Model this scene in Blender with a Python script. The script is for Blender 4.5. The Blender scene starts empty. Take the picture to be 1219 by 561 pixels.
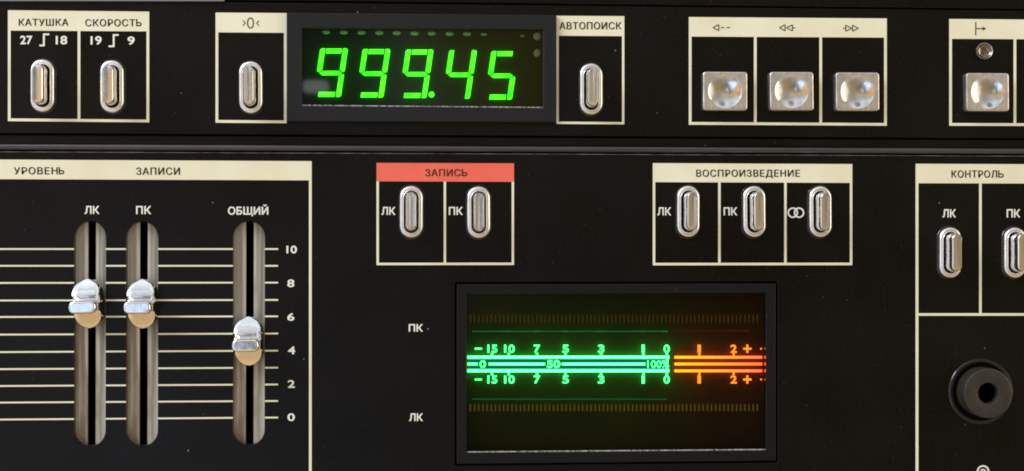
import bpy, bmesh, math, random
from mathutils import Vector, Matrix
random.seed(7)
S = bpy.context.scene
COL = S.collection
R = math.radians

# ------------------------------------------------------------------ camera
F = 1820.0                    # focal length in pixels of the 1219 x 561 photograph
D = 0.546                     # metres from the lens to the faceplate
Z0 = 0.165                    # height of the lens above the foot of the recorder
YAW = math.atan(125.0 / F)    # camera turned slightly right of square-on
PIT = math.atan(15.5 / F)
cam = bpy.data.cameras.new('camera')
cam.sensor_width = 36.0
cam.lens = 36.0 * F / 1219.0
cam.clip_start = 0.01
cam.clip_end = 50
camo = bpy.data.objects.new('camera', cam)
COL.objects.link(camo)
ROT = (Matrix.Rotation(-YAW, 3, 'Z') @ Matrix.Rotation(PIT, 3, 'X') @ Matrix.Rotation(R(90), 3, 'X'))
camo.matrix_world = Matrix.Translation((0, -D, Z0)) @ ROT.to_4x4()
S.camera = camo
CAM = Vector((0, -D, Z0))
S.view_settings.view_transform = 'Standard'
S.view_settings.look = 'None'
S.view_settings.exposure = 0.0
S.view_settings.gamma = 1.0
S.cycles.filter_width = 1.9
S.cycles.max_bounces = 10
S.cycles.sample_clamp_indirect = 6.0


def P(px, py, h=0.0):
    """point of the plane h metres in front of the faceplate seen at photo pixel (px, py)"""
    d = ROT @ Vector(((px - 609.5) / F, -(py - 280.5) / F, -1.0))
    t = (-h - CAM.y) / d.y
    return CAM + d * t


# ------------------------------------------------------------------ the room's light (world)
W = bpy.data.worlds.new('World')
S.world = W
W.use_nodes = True
nt = W.node_tree
nt.nodes.clear()
N, L = nt.nodes.new, nt.links.new
out = N('ShaderNodeOutputWorld')
bg = N('ShaderNodeBackground')
tc = N('ShaderNodeTexCoord')
nz = N('ShaderNodeTexNoise')
nz.inputs['Scale'].default_value = 3.2
nz.inputs['Detail'].default_value = 3.0
L(tc.outputs['Generated'], nz.inputs['Vector'])
cur = None


def rgb(c):
    n = N('ShaderNodeRGB')
    n.outputs[0].default_value = (*c, 1)
    return n.outputs[0]


cur = rgb((0.52, 0.48, 0.42))


def blob(direction, inner, outer, c):
    """a soft-edged patch of the room seen in this direction (angles in degrees)"""
    global cur
    v = Vector(direction).normalized()
    dp = N('ShaderNodeVectorMath')
    dp.operation = 'DOT_PRODUCT'
    L(tc.outputs['Generated'], dp.inputs[0])
    dp.inputs[1].default_value = v
    mr = N('ShaderNodeMapRange')
    mr.interpolation_type = 'SMOOTHSTEP'
    mr.inputs['From Min'].default_value = math.cos(R(outer))
    mr.inputs['From Max'].default_value = math.cos(R(inner))
    L(dp.outputs['Value'], mr.inputs['Value'])
    mx = N('ShaderNodeMix')
    mx.data_type = 'RGBA'
    L(mr.outputs['Result'], mx.inputs['Factor'])
    L(cur, mx.inputs['A'])
    mx.inputs['B'].default_value = (*c, 1)
    cur = mx.outputs['Result']


def dirn(az, el):
    """az degrees to the right of straight back at the viewer, el degrees up"""
    a, e = R(az), R(el)
    return (math.sin(a) * math.cos(e), -math.cos(a) * math.cos(e), math.sin(e))


blob(dirn(-40, 72), 30, 62, (1.06, 1.12, 1.20))      # bright ceiling, brightest over the window side
blob(dirn(0, -90), 44, 62, (0.90, 0.60, 0.31))       # wooden table below
blob(dirn(24, -6), 4, 24, (0.40, 0.29, 0.15))        # brown furniture, low on the right
blob(dirn(66, 5), 22, 27, (1.15, 1.02, 0.80))        # pale wall on the right
blob(dirn(-75, 5), 32, 55, (1.10, 1.17, 1.30))       # daylight side on the left
blob(dirn(-13, -10), 8, 14, (1.12, 1.40, 1.92))      # blue-white daylight on a low surface at left
blob(dirn(7, -9), 5, 11, (0.28, 0.27, 0.24))         # dark patch added to dim the reflection in the panel's middle
blob(dirn(-26, 10), 8, 13, (1.00, 0.62, 0.29))       # wooden door
blob(dirn(-28, -2), 8, 13, (0.98, 0.62, 0.30))       # its lower part
blob(dirn(1.5, 1.5), 2, 4.5, (0.86, 0.82, 0.83))     # pale patch added to brighten the switch levers
blob(dirn(-8, 12), 3, 7, (0.95, 0.58, 0.26))        # its other leaf
blob(dirn(6, 8), 2.5, 6.5, (0.50, 0.29, 0.11))       # warm shelf
blob(dirn(72, 2), 11, 17, (1.9, 1.75, 1.4))          # lit wall by the lamp
for el_, v_ in ((-9, 0.45), (-5, 0.45), (0, 0.22), (4, 0.18), (8, 0.18)):
    blob(dirn(-4.5, el_), 1.6, 5.0, (v_, v_ * 0.97, v_ * 0.92))  # the viewer
blob(dirn(22, 40), 4, 11, (0.22, 0.24, 0.30))       # dark picture on the wall
blob(dirn(-48, -14), 6, 11, (0.22, 0.21, 0.20))      # dark furniture
for az_ in (-3.65, -3.4, -3.15):
    blob(dirn(az_, 6.0), 0.05, 0.33, (3.2, 3.4, 3.6))    # a far window
mulv = N('ShaderNodeMix')
mulv.data_type = 'RGBA'
mulv.blend_type = 'MULTIPLY'
mulv.inputs['Factor'].default_value = 1.0
rampv = N('ShaderNodeMapRange')
rampv.inputs['From Min'].default_value = 0.3
rampv.inputs['From Max'].default_value = 0.7
rampv.inputs['To Min'].default_value = 0.65
rampv.inputs['To Max'].default_value = 1.3
L(nz.outputs['Fac'], rampv.inputs['Value'])
L(cur, mulv.inputs['A'])
L(rampv.outputs['Result'], mulv.inputs['B'])
L(mulv.outputs['Result'], bg.inputs['Color'])
bg.inputs['Strength'].default_value = 0.85
L(bg.outputs[0], out.inputs[0])


# ------------------------------------------------------------------ lamps of the room
def area(name, loc, target, size, power, c):
    l = bpy.data.lights.new(name, 'AREA')
    l.shape = 'RECTANGLE'
    l.size, l.size_y = size
    l.energy = power
    l.color = c
    o = bpy.data.objects.new(name, l)
    COL.objects.link(o)
    o.location = loc
    o.rotation_euler = (Vector(target) - Vector(loc)).to_track_quat('-Z', 'Y').to_euler()
    return o


area('window_light', (-1.55, -0.85, 1.55), (0.0, 0, 0.16), (1.3, 1.1), 52.0, (0.86, 0.93, 1.0))
area('room_lamp', (2.0, -0.95, 0.45), (0.1, 0, 0.16), (0.6, 1.5), 9.0, (1.0, 0.80, 0.55))


# ------------------------------------------------------------------ materials
def mat(name, base, rough=0.5, metal=0.0, spec=0.5, emit=None, estr=1.0):
    m = bpy.data.materials.new(name)
    m.use_nodes = True
    b = m.node_tree.nodes['Principled BSDF']
    b.inputs['Base Color'].default_value = (*base, 1)
    b.inputs['Roughness'].default_value = rough
    b.inputs['Metallic'].default_value = metal
    b.inputs['Specular IOR Level'].default_value = spec
    if emit:
        b.inputs['Emission Color'].default_value = (*emit, 1)
        b.inputs['Emission Strength'].default_value = estr
    return m


def noise_to(m, socket, scale, lo, hi, detail=4.0, stretch=(1, 1, 1), fmin=0.3, fmax=0.7):
    t = m.node_tree
    tcn = t.nodes.new('ShaderNodeTexCoord')
    mp = t.nodes.new('ShaderNodeMapping')
    mp.inputs['Scale'].default_value = stretch
    n = t.nodes.new('ShaderNodeTexNoise')
    n.inputs['Scale'].default_value = scale
    n.inputs['Detail'].default_value = detail
    t.links.new(tcn.outputs['Object'], mp.inputs['Vector'])
    t.links.new(mp.outputs['Vector'], n.inputs['Vector'])
    r = t.nodes.new('ShaderNodeMapRange')
    r.inputs['From Min'].default_value = fmin
    r.inputs['From Max'].default_value = fmax
    r.inputs['To Min'].default_value = lo
    r.inputs['To Max'].default_value = hi
    t.links.new(n.outputs['Fac'], r.inputs['Value'])
    if socket:
        t.links.new(r.outputs['Result'], t.nodes['Principled BSDF'].inputs[socket])
    return r.outputs['Result']


def bump(m, scale, strength, dist=0.0002, stretch=(1, 1, 1), detail=3.0):
    t = m.node_tree
    f = noise_to(m, None, scale, 0, 1, detail, stretch)
    b = t.nodes.new('ShaderNodeBump')
    b.inputs['Strength'].default_value = strength
    b.inputs['Distance'].default_value = dist
    t.links.new(f, b.inputs['Height'])
    t.links.new(b.outputs['Normal'], t.nodes['Principled BSDF'].inputs['Normal'])


def mixcol(m, fac, a, b, target='Base Color'):
    t = m.node_tree
    x = t.nodes.new('ShaderNodeMix')
    x.data_type = 'RGBA'
    t.links.new(fac, x.inputs['Factor'])
    for s, v in (('A', a), ('B', b)):
        if isinstance(v, tuple):
            x.inputs[s].default_value = (*v, 1)
        else:
            t.links.new(v, x.inputs[s])
    if target:
        t.links.new(x.outputs['Result'], t.nodes['Principled BSDF'].inputs[target])
    return x.outputs['Result']


def dust(m, base, cell, radius, share, c=(0.45, 0.43, 0.38)):
    """sparse dust specks lying on a surface of colour base (colour tuple or socket)"""
    t = m.node_tree
    tcn = t.nodes.new('ShaderNodeTexCoord')
    v = t.nodes.new('ShaderNodeTexVoronoi')
    v.inputs['Scale'].default_value = 1.0 / cell
    t.links.new(tcn.outputs['Object'], v.inputs['Vector'])
    a = t.nodes.new('ShaderNodeMapRange')
    a.inputs['From Min'].default_value = radius / cell
    a.inputs['From Max'].default_value = radius / cell * 0.35
    t.links.new(v.outputs['Distance'], a.inputs['Value'])
    sp = t.nodes.new('ShaderNodeSeparateColor')
    t.links.new(v.outputs['Color'], sp.inputs['Color'])
    g = t.nodes.new('ShaderNodeMapRange')
    g.inputs['From Min'].default_value = 1.0 - share
    g.inputs['From Max'].default_value = 1.0
    t.links.new(sp.outputs['Red'], g.inputs['Value'])
    mu = t.nodes.new('ShaderNodeMath')
    mu.operation = 'MULTIPLY'
    t.links.new(a.outputs['Result'], mu.inputs[0])
    t.links.new(g.outputs['Result'], mu.inputs[1])
    return mixcol(m, mu.outputs['Value'], base, c)


M = {}
m = M['panel'] = mat('black_faceplate_paint', (0.006, 0.006, 0.006), 0.33, 0, 0.21)
noise_to(m, 'Roughness', 28, 0.20, 0.40, 6)
bump(m, 3500, 0.3, 0.000012)
s0 = mixcol(m, noise_to(m, None, 850, 0, 1, 4), (0.0008, 0.0006, 0.0004), (0.0042, 0.0032, 0.0020), None)
s1 = dust(m, s0, 0.0085, 0.00036, 0.55, (0.30, 0.29, 0.26))
dust(m, s1, 0.0029, 0.00022, 0.35, (0.10, 0.095, 0.085))
m = M['rail'] = mat('black_rail', (0.016, 0.016, 0.018), 0.30, 0, 0.95)
noise_to(m, 'Roughness', 300, 0.3, 0.5, stretch=(0.1, 1, 1))
bump(m, 1800, 0.3, 0.00002)
m = M['bezel'] = mat('charcoal_plastic', (0.010, 0.010, 0.0115), 0.5, 0, 0.25)
bump(m, 2600, 0.5, 0.00003)
dust(m, (0.010, 0.010, 0.0115), 0.0022, 0.00014, 0.3, (0.2, 0.2, 0.19))
m = M['meter_bezel'] = mat('black_satin_plastic', (0.005, 0.005, 0.005), 0.40, 0, 0.22)
dust(m, (0.005, 0.005, 0.005), 0.0042, 0.00016, 0.35, (0.3, 0.29, 0.26))
m = M['edge'] = mat('top_edge_highlight', (0.22, 0.22, 0.22), 0.35, 1.0)  # brighter metal stands in for light caught along the top bevel
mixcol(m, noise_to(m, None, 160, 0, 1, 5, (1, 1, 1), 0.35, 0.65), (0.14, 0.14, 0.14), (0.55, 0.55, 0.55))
M['strip'] = mat('pale_grey_plastic', (0.17, 0.17, 0.18), 0.5)
M['hole'] = mat('dark_inside', (0.002, 0.002, 0.002), 0.9, 0, 0.05)
m = M['cream'] = mat('cream_print', (0.76, 0.735, 0.575), 0.5, 0, 0.35)
mixcol(m, noise_to(m, None, 60, 0, 1), (0.73, 0.69, 0.485), (0.80, 0.77, 0.60))
m = M['red'] = mat('red_print', (0.80, 0.105, 0.06), 0.45, 0, 0.35)
mixcol(m, noise_to(m, None, 90, 0, 1), (0.77, 0.128, 0.085), (0.82, 0.150, 0.10))
M['white'] = mat('white_lettering', (0.80, 0.79, 0.70), 0.5, 0, 0.3)
M['ink'] = mat('dark_lettering', (0.010, 0.009, 0.006), 0.6, 0, 0.3)
M['ink_red'] = mat('maroon_lettering', (0.055, 0.012, 0.01), 0.6, 0, 0.3)
m = M['nickel'] = mat('satin_nickel', (0.93, 0.92, 0.905), 0.3, 1.0)
noise_to(m, 'Roughness', 700, 0.24, 0.38)
bump(m, 1500, 0.12, 0.00008)
m = M['chrome'] = mat('bright_chrome', (0.88, 0.88, 0.88), 0.1, 1.0)
noise_to(m, 'Roughness', 500, 0.06, 0.15)
bump(m, 500, 0.08, 0.0002)
m = M['button'] = mat('polished_button', (0.78, 0.765, 0.74), 0.14, 1.0)
noise_to(m, 'Roughness', 800, 0.10, 0.18)
bump(m, 260, 0.10, 0.0004)
m = M['button_face'] = mat('satin_button_face', (0.72, 0.69, 0.65), 0.36, 1.0)
noise_to(m, 'Roughness', 900, 0.30, 0.46, 4, (1, 1, 0.15))
mixcol(m, noise_to(m, None, 420, 0, 1, 5), (0.60, 0.565, 0.52), (0.80, 0.775, 0.74))
m = M['lever'] = mat('worn_lever_chrome', (0.90, 0.885, 0.87), 0.24, 1.0)
noise_to(m, 'Roughness', 600, 0.09, 0.19)
bump(m, 600, 0.05, 0.0001)
m = M['collar'] = mat('glossy_black_plastic', (0.006, 0.006, 0.006), 0.14, 0, 0.7)
m = M['socket'] = mat('worn_black_plastic', (0.021, 0.0165, 0.011), 0.42, 0, 0.5)
noise_to(m, 'Roughness', 400, 0.35, 0.6)
bump(m, 1200, 0.3, 0.0001)
m = M['well'] = mat('grimy_aluminium', (0.36, 0.33, 0.28), 0.5, 0.35)
streak = noise_to(m, None, 620, 0, 1, 4, (1, 1, 0.025), 0.36, 0.64)
c1 = mixcol(m, streak, (0.24, 0.22, 0.175), (0.68, 0.63, 0.53), None)
grime = noise_to(m, None, 130, 0, 0.85, 5, (1.6, 1, 0.35), 0.52, 0.75)
mixcol(m, grime, c1, (0.20, 0.14, 0.075))
M['well_wall'] = mat('brown_stained_wall', (0.16, 0.10, 0.045), 0.6)
mixcol(M['well_wall'], noise_to(M['well_wall'], None, 220, 0, 1), (0.10, 0.062, 0.03), (0.24, 0.16, 0.08))
M['edge_glint'] = mat('flecked_edge_glint', (0.3, 0.3, 0.28), 0.5)  # dust flecks plus a painted highlight for the lower window edge
mixcol(M['edge_glint'], noise_to(M['edge_glint'], None, 900, 0, 1, 4, (1, 1, 1), 0.35, 0.6), (0.07, 0.07, 0.066), (0.60, 0.60, 0.55))
M['lens'] = mat('smoked_reflector', (0.24, 0.19, 0.14), 0.14, 1.0)
M['rim'] = mat('dark_chrome_rim', (0.45, 0.45, 0.45), 0.25, 1.0)
m = M['displayback'] = mat('black_display_backing', (0.012, 0.060, 0.010), 0.7, 0, 0.2)
m = M['meterback'] = mat('brown_meter_backing', (0.060, 0.045, 0.014), 0.75, 0, 0.15)
mixcol(m, noise_to(m, None, 55, 0, 1, 2), (0.105, 0.070, 0.018), (0.16, 0.095, 0.03))
M['beads'] = mat('pale_display_beads', (0.95, 0.95, 0.93), 0.4, 0, 0.4)


def glow(name, c, s):
    m = bpy.data.materials.new(name)
    m.use_nodes = True
    t = m.node_tree
    t.nodes.clear()
    e = t.nodes.new('ShaderNodeEmission')
    e.inputs['Color'].default_value = (*c, 1)
    e.inputs['Strength'].default_value = s
    o = t.nodes.new('ShaderNodeOutputMaterial')
    t.links.new(e.outputs[0], o.inputs[0])
    return m


M['led'] = glow('green_lit_segment', (0.050, 1.0, 0.012), 3.8)
M['vfd'] = glow('sea_green_lit_scale', (0.042, 1.0, 0.15), 25.0)
M['vfd_text'] = glow('pale_green_lit_numerals', (0.040, 1.0, 0.15), 16.0)
M['vfd_mid'] = glow('green_lit_band', (0.004, 0.26, 0.11), 1.8)
M['vfd_dark'] = glow('teal_numerals', (0.03, 0.42, 0.40), 1.0)
M['vfd_faint'] = glow('faint_green_line', (0.006, 0.085, 0.022), 4.2)
M['red_faint'] = glow('faint_red_line', (0.075, 0.008, 0.004), 2.4)
M['ochre'] = glow('ochre_lit_ticks', (0.050, 0.033, 0.002), 4.5)
M['ochre_dim'] = glow('dim_ochre_ticks', (0.050, 0.030, 0.002), 2.2)
M['amber_text'] = glow('amber_lit_numerals', (1.0, 0.22, 0.015), 6.0)
# amber lines: yellow at the zero end, turning orange to the right
m = M['amber'] = glow('amber_lit_scale', (1.0, 0.4, 0.03), 10.0)
m_ = M['led']
f_ = noise_to(m_, None, 260, 0, 1, 2)
t = m_.node_tree
x = t.nodes.new('ShaderNodeMix')
x.data_type = 'RGBA'
t.links.new(f_, x.inputs['Factor'])
x.inputs['A'].default_value = (0.018, 0.78, 0.012, 1)
x.inputs['B'].default_value = (0.080, 1.0, 0.016, 1)
for n in t.nodes:
    if n.type == 'EMISSION':
        t.links.new(x.outputs['Result'], n.inputs['Color'])
t = m.node_tree
g = t.nodes.new('ShaderNodeTexCoord')
sx = t.nodes.new('ShaderNodeSeparateXYZ')
t.links.new(g.outputs['Generated'], sx.inputs[0])
x = t.nodes.new('ShaderNodeMix')
x.data_type = 'RGBA'
t.links.new(sx.outputs['X'], x.inputs['Factor'])
x.inputs['A'].default_value = (1.0, 0.26, 0.006, 1)
x.inputs['B'].default_value = (1.0, 0.085, 0.030, 1)
for n in t.nodes:
    if n.type == 'EMISSION':
        t.links.new(x.outputs['Result'], n.inputs['Color'])


def pane(name, tint, ior=1.45, rough=0.02):
    m = bpy.data.materials.new(name)
    m.use_nodes = True
    t = m.node_tree
    t.nodes.clear()
    fr = t.nodes.new('ShaderNodeFresnel')
    fr.inputs['IOR'].default_value = ior
    tr = t.nodes.new('ShaderNodeBsdfTransparent')
    tr.inputs['Color'].default_value = (*tint, 1)
    gl = t.nodes.new('ShaderNodeBsdfGlossy')
    gl.inputs['Roughness'].default_value = rough
    mx = t.nodes.new('ShaderNodeMixShader')
    o = t.nodes.new('ShaderNodeOutputMaterial')
    t.links.new(fr.outputs[0], mx.inputs[0])
    t.links.new(tr.outputs[0], mx.inputs[1])
    t.links.new(gl.outputs[0], mx.inputs[2])
    t.links.new(mx.outputs[0], o.inputs[0])
    return m


M['glass'] = pane('display_glass', (0.52, 0.55, 0.52), 1.46)
M['smoke'] = pane('meter_glass', (0.34, 0.325, 0.30), 1.22, 0.08)

# ------------------------------------------------------------------ building helpers
MM = 0.001


def link(name, me, material, parent=None, smooth=None):
    if material is not None:
        me.materials.append(material)
    o = bpy.data.objects.new(name, me)
    COL.objects.link(o)
    if smooth:
        for p in me.polygons:
            p.use_smooth = True
        me.set_sharp_from_angle(angle=R(smooth))
    if parent:
        o.parent = parent
    return o


def finish(name, bm, material, parent=None, smooth=None, origin=None, recalc=True):
    """one mesh object; origin moves the object's origin there in world space"""
    if recalc:
        bmesh.ops.recalc_face_normals(bm, faces=bm.faces)
    if origin is not None:
        bmesh.ops.translate(bm, verts=bm.verts, vec=-Vector(origin))
    me = bpy.data.meshes.new(name)
    bm.to_mesh(me)
    bm.free()
    o = link(name, me, material, parent, smooth)
    if origin is not None:
        o.location = origin
    return o


def prism(bm, pts, h0, h1, back=True):
    """polygon of photo pixels lying on the plane h1, with walls back to h0"""
    a = [bm.verts.new(P(x, y, h1)) for x, y in pts]
    w = [P(x, y, h1) for x, y in pts]
    b = [bm.verts.new((p.x, -h0, p.z)) for p in w]
    bm.faces.new(a)
    n = len(pts)
    for i in range(n):
        bm.faces.new((a[i], b[i], b[(i + 1) % n], a[(i + 1) % n]))
    if back:
        bm.faces.new(b[::-1])


def stroke(bm, x0, y0, x1, y1, w, h0, h1):
    d = Vector((x1 - x0, y1 - y0)).normalized() * (w / 2)
    n = (-d.y, d.x)
    prism(bm, [(x0 + n[0], y0 + n[1]), (x1 + n[0], y1 + n[1]), (x1 - n[0], y1 - n[1]), (x0 - n[0], y0 - n[1])], h0, h1)


def ring(bm, cx, cy, r, w, h0, h1, a0=0, a1=360, n=40):
    full = abs(a1 - a0) >= 360
    rows = []
    for i in range(n + (0 if full else 1)):
        a = R(a0 + (a1 - a0) * i / n)
        row = []
        for rr in (r - w / 2, r + w / 2):
            p = P(cx + rr * math.cos(a), cy + rr * math.sin(a), h1)
            row.append(bm.verts.new(p))
        rows.append(row)
    k = len(rows)
    for i in range(k if full else k - 1):
        a, b = rows[i], rows[(i + 1) % k]
        bm.faces.new((a[0], a[1], b[1], b[0]))


def text(bm, s, x0, x1, y0, y1, h, bold=0.0, space=1.0):
    """lettering filling the pixel box x0..x1, y0 (top)..y1 (bottom) on plane h"""
    if s.endswith('Ь'):                # the soft sign: a stem and a D-shaped bowl
        ch_, w = y1 - y0, (1.5 if bold < 0.01 else 1.5)
        wb = ch_ * 0.78
        xl, rb = x1 - wb, ch_ * 0.29
        stroke(bm, xl + w / 2, y0, xl + w / 2, y1, w, h, h)
        rows = []
        line = [(xl + w, y1 - 2 * rb), (x1 - rb, y1 - 2 * rb)] + [(x1 - rb + rb * math.sin(R(k)), y1 - rb - rb * math.cos(R(k))) for k in range(15, 180, 15)] + [(x1 - rb, y1), (xl + w, y1)]
        ri = rb - w
        inner = [(xl + w, y1 - rb - ri), (x1 - rb, y1 - rb - ri)] + [(x1 - rb + ri * math.sin(R(k)), y1 - rb - ri * math.cos(R(k))) for k in range(15, 180, 15)] + [(x1 - rb, y1 - rb + ri), (xl + w, y1 - rb + ri)]
        A = [bm.verts.new(P(*q, h)) for q in line]
        B = [bm.verts.new(P(*q, h)) for q in inner]
        for i in range(len(A) - 1):
            bm.faces.new((A[i], A[i + 1], B[i + 1], B[i]))
        s = s[:-1]
        x1 = xl - 1.7
    if 0 < bold < 0.01:                # semi-bold: a second impression a hair to the right and down
        text(bm, s, x0 + 0.3, x1 + 0.3, y0 + 0.12, y1 + 0.12, h + 0.004 * MM, 0.0, space)
        text(bm, s, x0 + 0.6, x1 + 0.6, y0 + 0.24, y1 + 0.24, h + 0.008 * MM, 0.0, space)
    cu = bpy.data.curves.new('lettering_curve', 'FONT')
    cu.body = s
    cu.offset = bold
    cu.space_character = space
    cu.resolution_u = 6
    o = bpy.data.objects.new('lettering_curve', cu)
    COL.objects.link(o)
    dg = bpy.context.evaluated_depsgraph_get()
    dg.update()
    me = bpy.data.meshes.new_from_object(o.evaluated_get(dg))
    xs = [v.co.x for v in me.vertices]
    ys = [v.co.y for v in me.vertices]
    ax, bx, ay, by = min(xs), max(xs), min(ys), max(ys)
    vs = [bm.verts.new(P(x0 + (v.co.x - ax) / (bx - ax) * (x1 - x0), y1 - (v.co.y - ay) / (by - ay) * (y1 - y0), h)) for v in me.vertices]
    for p in me.polygons:
        try:
            bm.faces.new([vs[i] for i in p.vertices])
        except ValueError:
            pass
    bpy.data.objects.remove(o)
    bpy.data.curves.remove(cu)
    bpy.data.meshes.remove(me)


def face_out(bm):
    bm.normal_update()
    for f in bm.faces:
        if f.normal.y > 0:
            f.normal_flip()


INK = 0.05 * MM      # thickness of a printed layer


def pill(hw, hh, n=14, waist=0.0):
    """outline of a stadium, counter-clockwise in (x, z)"""
    pts = []
    c = hh - hw
    for i in range(n + 1):
        a = math.pi * i / n
        pts.append((hw * math.cos(a), c + hw * math.sin(a)))
    for k in range(1, 6):
        pts.append((-hw, c - 2 * c * k / 6))
    for i in range(n + 1):
        a = math.pi + math.pi * i / n
        pts.append((hw * math.cos(a), -c + hw * math.sin(a)))
    for k in range(1, 6):
        pts.append((hw, -c + 2 * c * k / 6))
    if waist:
        pts = [(px * (1 - waist * (1 - (pz / hh) ** 2)), pz) for px, pz in pts]
    return pts


def rrect(hw, hh, r, n=6, cx=0.0, cz=0.0):
    pts = []
    for sx, sz, a0 in ((1, 1, 0), (-1, 1, 90), (-1, -1, 180), (1, -1, 270)):
        for i in range(n + 1):
            a = R(a0 + 90 * i / n)
            pts.append((cx + sx * (hw - r) + r * math.cos(a), cz + sz * (hh - r) + r * math.sin(a)))
    return pts


def loft(bm, loops, cap0=False, cap1=True):
    """loops: list of (outline points (x, z), height h); joins them ring by ring"""
    rows = [[bm.verts.new((x, -h, z)) for x, z in pts] for pts, h in loops]
    n = len(rows[0])
    for a, b in zip(rows, rows[1:]):
        for i in range(n):
            j = (i + 1) % n
            bm.faces.new((a[i], a[j], b[j], b[i]))
    if cap0:
        bm.faces.new(rows[0][::-1])
    if cap1:
        bm.faces.new(rows[-1])
    return rows


def plate(name, outline, holes, depth, bev, material, parent, y_front=0.0, edge=None):
    """flat slab with openings: outline and holes are (x, z) loops; front face at y = -y_front"""
    cu = bpy.data.curves.new(name, 'CURVE')
    cu.dimensions = '2D'
    cu.fill_mode = 'BOTH'
    cu.extrude = depth / 2 - bev
    cu.bevel_depth = bev
    cu.bevel_resolution = 2
    cu.offset = -bev
    for loop in [outline] + holes:
        sp = cu.splines.new('POLY')
        sp.points.add(len(loop) - 1)
        for p, (px, pz) in zip(sp.points, loop):
            p.co = (px, pz, 0, 1)
        sp.use_cyclic_u = True
    o = bpy.data.objects.new(name, cu)
    COL.objects.link(o)
    dg = bpy.context.evaluated_depsgraph_get()
    dg.update()
    me = bpy.data.meshes.new_from_object(o.evaluated_get(dg))
    bpy.data.objects.remove(o)
    bpy.data.curves.remove(cu)
    # curve x,y,z -> world x, z, -y
    me.transform(Matrix(((1, 0, 0, 0), (0, 0, -1, depth / 2 - y_front), (0, 1, 0, 0), (0, 0, 0, 1))))
    me.name = name
    me.materials.clear()
    for p in me.polygons:
        p.use_smooth = False
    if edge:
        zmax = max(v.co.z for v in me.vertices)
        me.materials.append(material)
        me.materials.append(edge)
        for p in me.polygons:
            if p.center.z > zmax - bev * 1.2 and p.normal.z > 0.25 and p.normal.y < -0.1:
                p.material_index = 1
        o = bpy.data.objects.new(name, me)
        COL.objects.link(o)
        o.parent = parent
        return o
    return link(name, me, material, parent)


def xz(px, py, h=0.0):
    p = P(px, py, h)
    return (p.x, p.z)


# ------------------------------------------------------------------ the recorder
rec = bpy.data.objects.new('tape_recorder', None)
COL.objects.link(rec)
rec['label'] = 'black tape recorder with chrome switches, three faders, green digital counter and lit level meter'
rec['category'] = 'tape recorder'
XL, XR = P(-190, 280).x, P(1420, 280).x
zt = lambda py: P(484, py).z

# --- faceplates and rails
fader_px = [(106.7, 37.9, 263.5, 531.6), (168.8, 38.2, 264.0, 531.6), (296.0, 38.0, 263.5, 530.4)]   # centre, width, top, bottom
fader_loops = []
for c, w, y0, y1 in fader_px:
    a, b = P(c - w / 2, (y0 + y1) / 2), P(c + w / 2, (y0 + y1) / 2)
    top, bot = P(c, y0), P(c, y1)
    hw, hh = (b.x - a.x) / 2, (top.z - bot.z) / 2
    cx, cz = (a.x + b.x) / 2, (top.z + bot.z) / 2
    fader_loops.append((cx, cz, hw, hh))
disp_out = [xz(341.8, 16.2), xz(661.6, 18.9), xz(661.6, 146.2), xz(341.8, 145.2)]
disp_in = [xz(359.7, 34.8), xz(646, 36.6), xz(646, 129), xz(359.7, 126.4)]
met_out = [xz(541.6, 336.4), xz(925.2, 335.4), xz(925.2, 550.6), xz(541.6, 554.6)]
met_bez = [xz(543.6, 338.4), xz(923.2, 337.4), xz(923.2, 548.6), xz(543.6, 552.6)]
met_in = [xz(555, 350), xz(911.6, 348.6), xz(911.6, 536), xz(555, 539)]
jack_c = P(1167, 466)

zu0, zu1 = zt(161.2), zt(4.6)
plate('upper_faceplate', [(XL, zu0), (XR, zu0), (XR, zu1), (XL, zu1)],
      [disp_in], 3 * MM, 0.25 * MM, M['panel'], rec)
zl1 = zt(182.2)
plate('lower_faceplate', [(XL, 0.006), (XR, 0.006), (XR, zl1), (XL, zl1)],
      [[(cx + px, cz + pz) for px, pz in pill(hw, hh)] for cx, cz, hw, hh in fader_loops]
      + [met_out] + [[(jack_c.x + 4.4 * MM * math.cos(R(a)), jack_c.z + 4.4 * MM * math.sin(R(a))) for a in range(0, 360, 12)]],
      3 * MM, 0.28 * MM, M['panel'], rec, edge=M['edge'])


def rail(name, z0, z1, y0, y1, rad, material):
    """long horizontal bar from y0 (front) to y1, front edges rounded"""
    bm = bmesh.new()
    prof = [(y1, z0)]
    for i in range(7):
        a = R(90 * i / 6)
        prof.append((y0 + rad - rad * math.sin(a), z0 + rad - rad * math.cos(a)))
    for i in range(7):
        a = R(90 * i / 6)
        prof.append((y0 + rad - rad * math.cos(a), z1 - rad + rad * math.sin(a)))
    prof.append((y1, z1))
    A = [bm.verts.new((XL, y, z)) for y, z in prof]
    B = [bm.verts.new((XR, y, z)) for y, z in prof]
    n = len(prof)
    for i in range(n):
        bm.faces.new((A[i], A[(i + 1) % n], B[(i + 1) % n], B[i]))
    bm.faces.new(A)
    bm.faces.new(B[::-1])
    return finish(name, bm, material, rec, smooth=35)


rail('recessed_strip', zt(173.3), zt(162.6), 1.2 * MM, 4 * MM, 0.3 * MM, M['panel'])
rail('raised_trim_rail', zt(180.4), zt(173.8), -1.4 * MM, 4 * MM, 0.9 * MM, M['rail'])
rail('top_trim_rail', zt(3.0), zt(-40), -0.4 * MM, 4 * MM, 0.6 * MM, M['panel'])
bm = bmesh.new()
prism(bm, [(-190, -30), (267, -30), (267, 1.5), (-190, 1.2)], 0.2 * MM, 1.1 * MM)
finish('grey_edge_strip', bm, M['strip'], rec)
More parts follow.
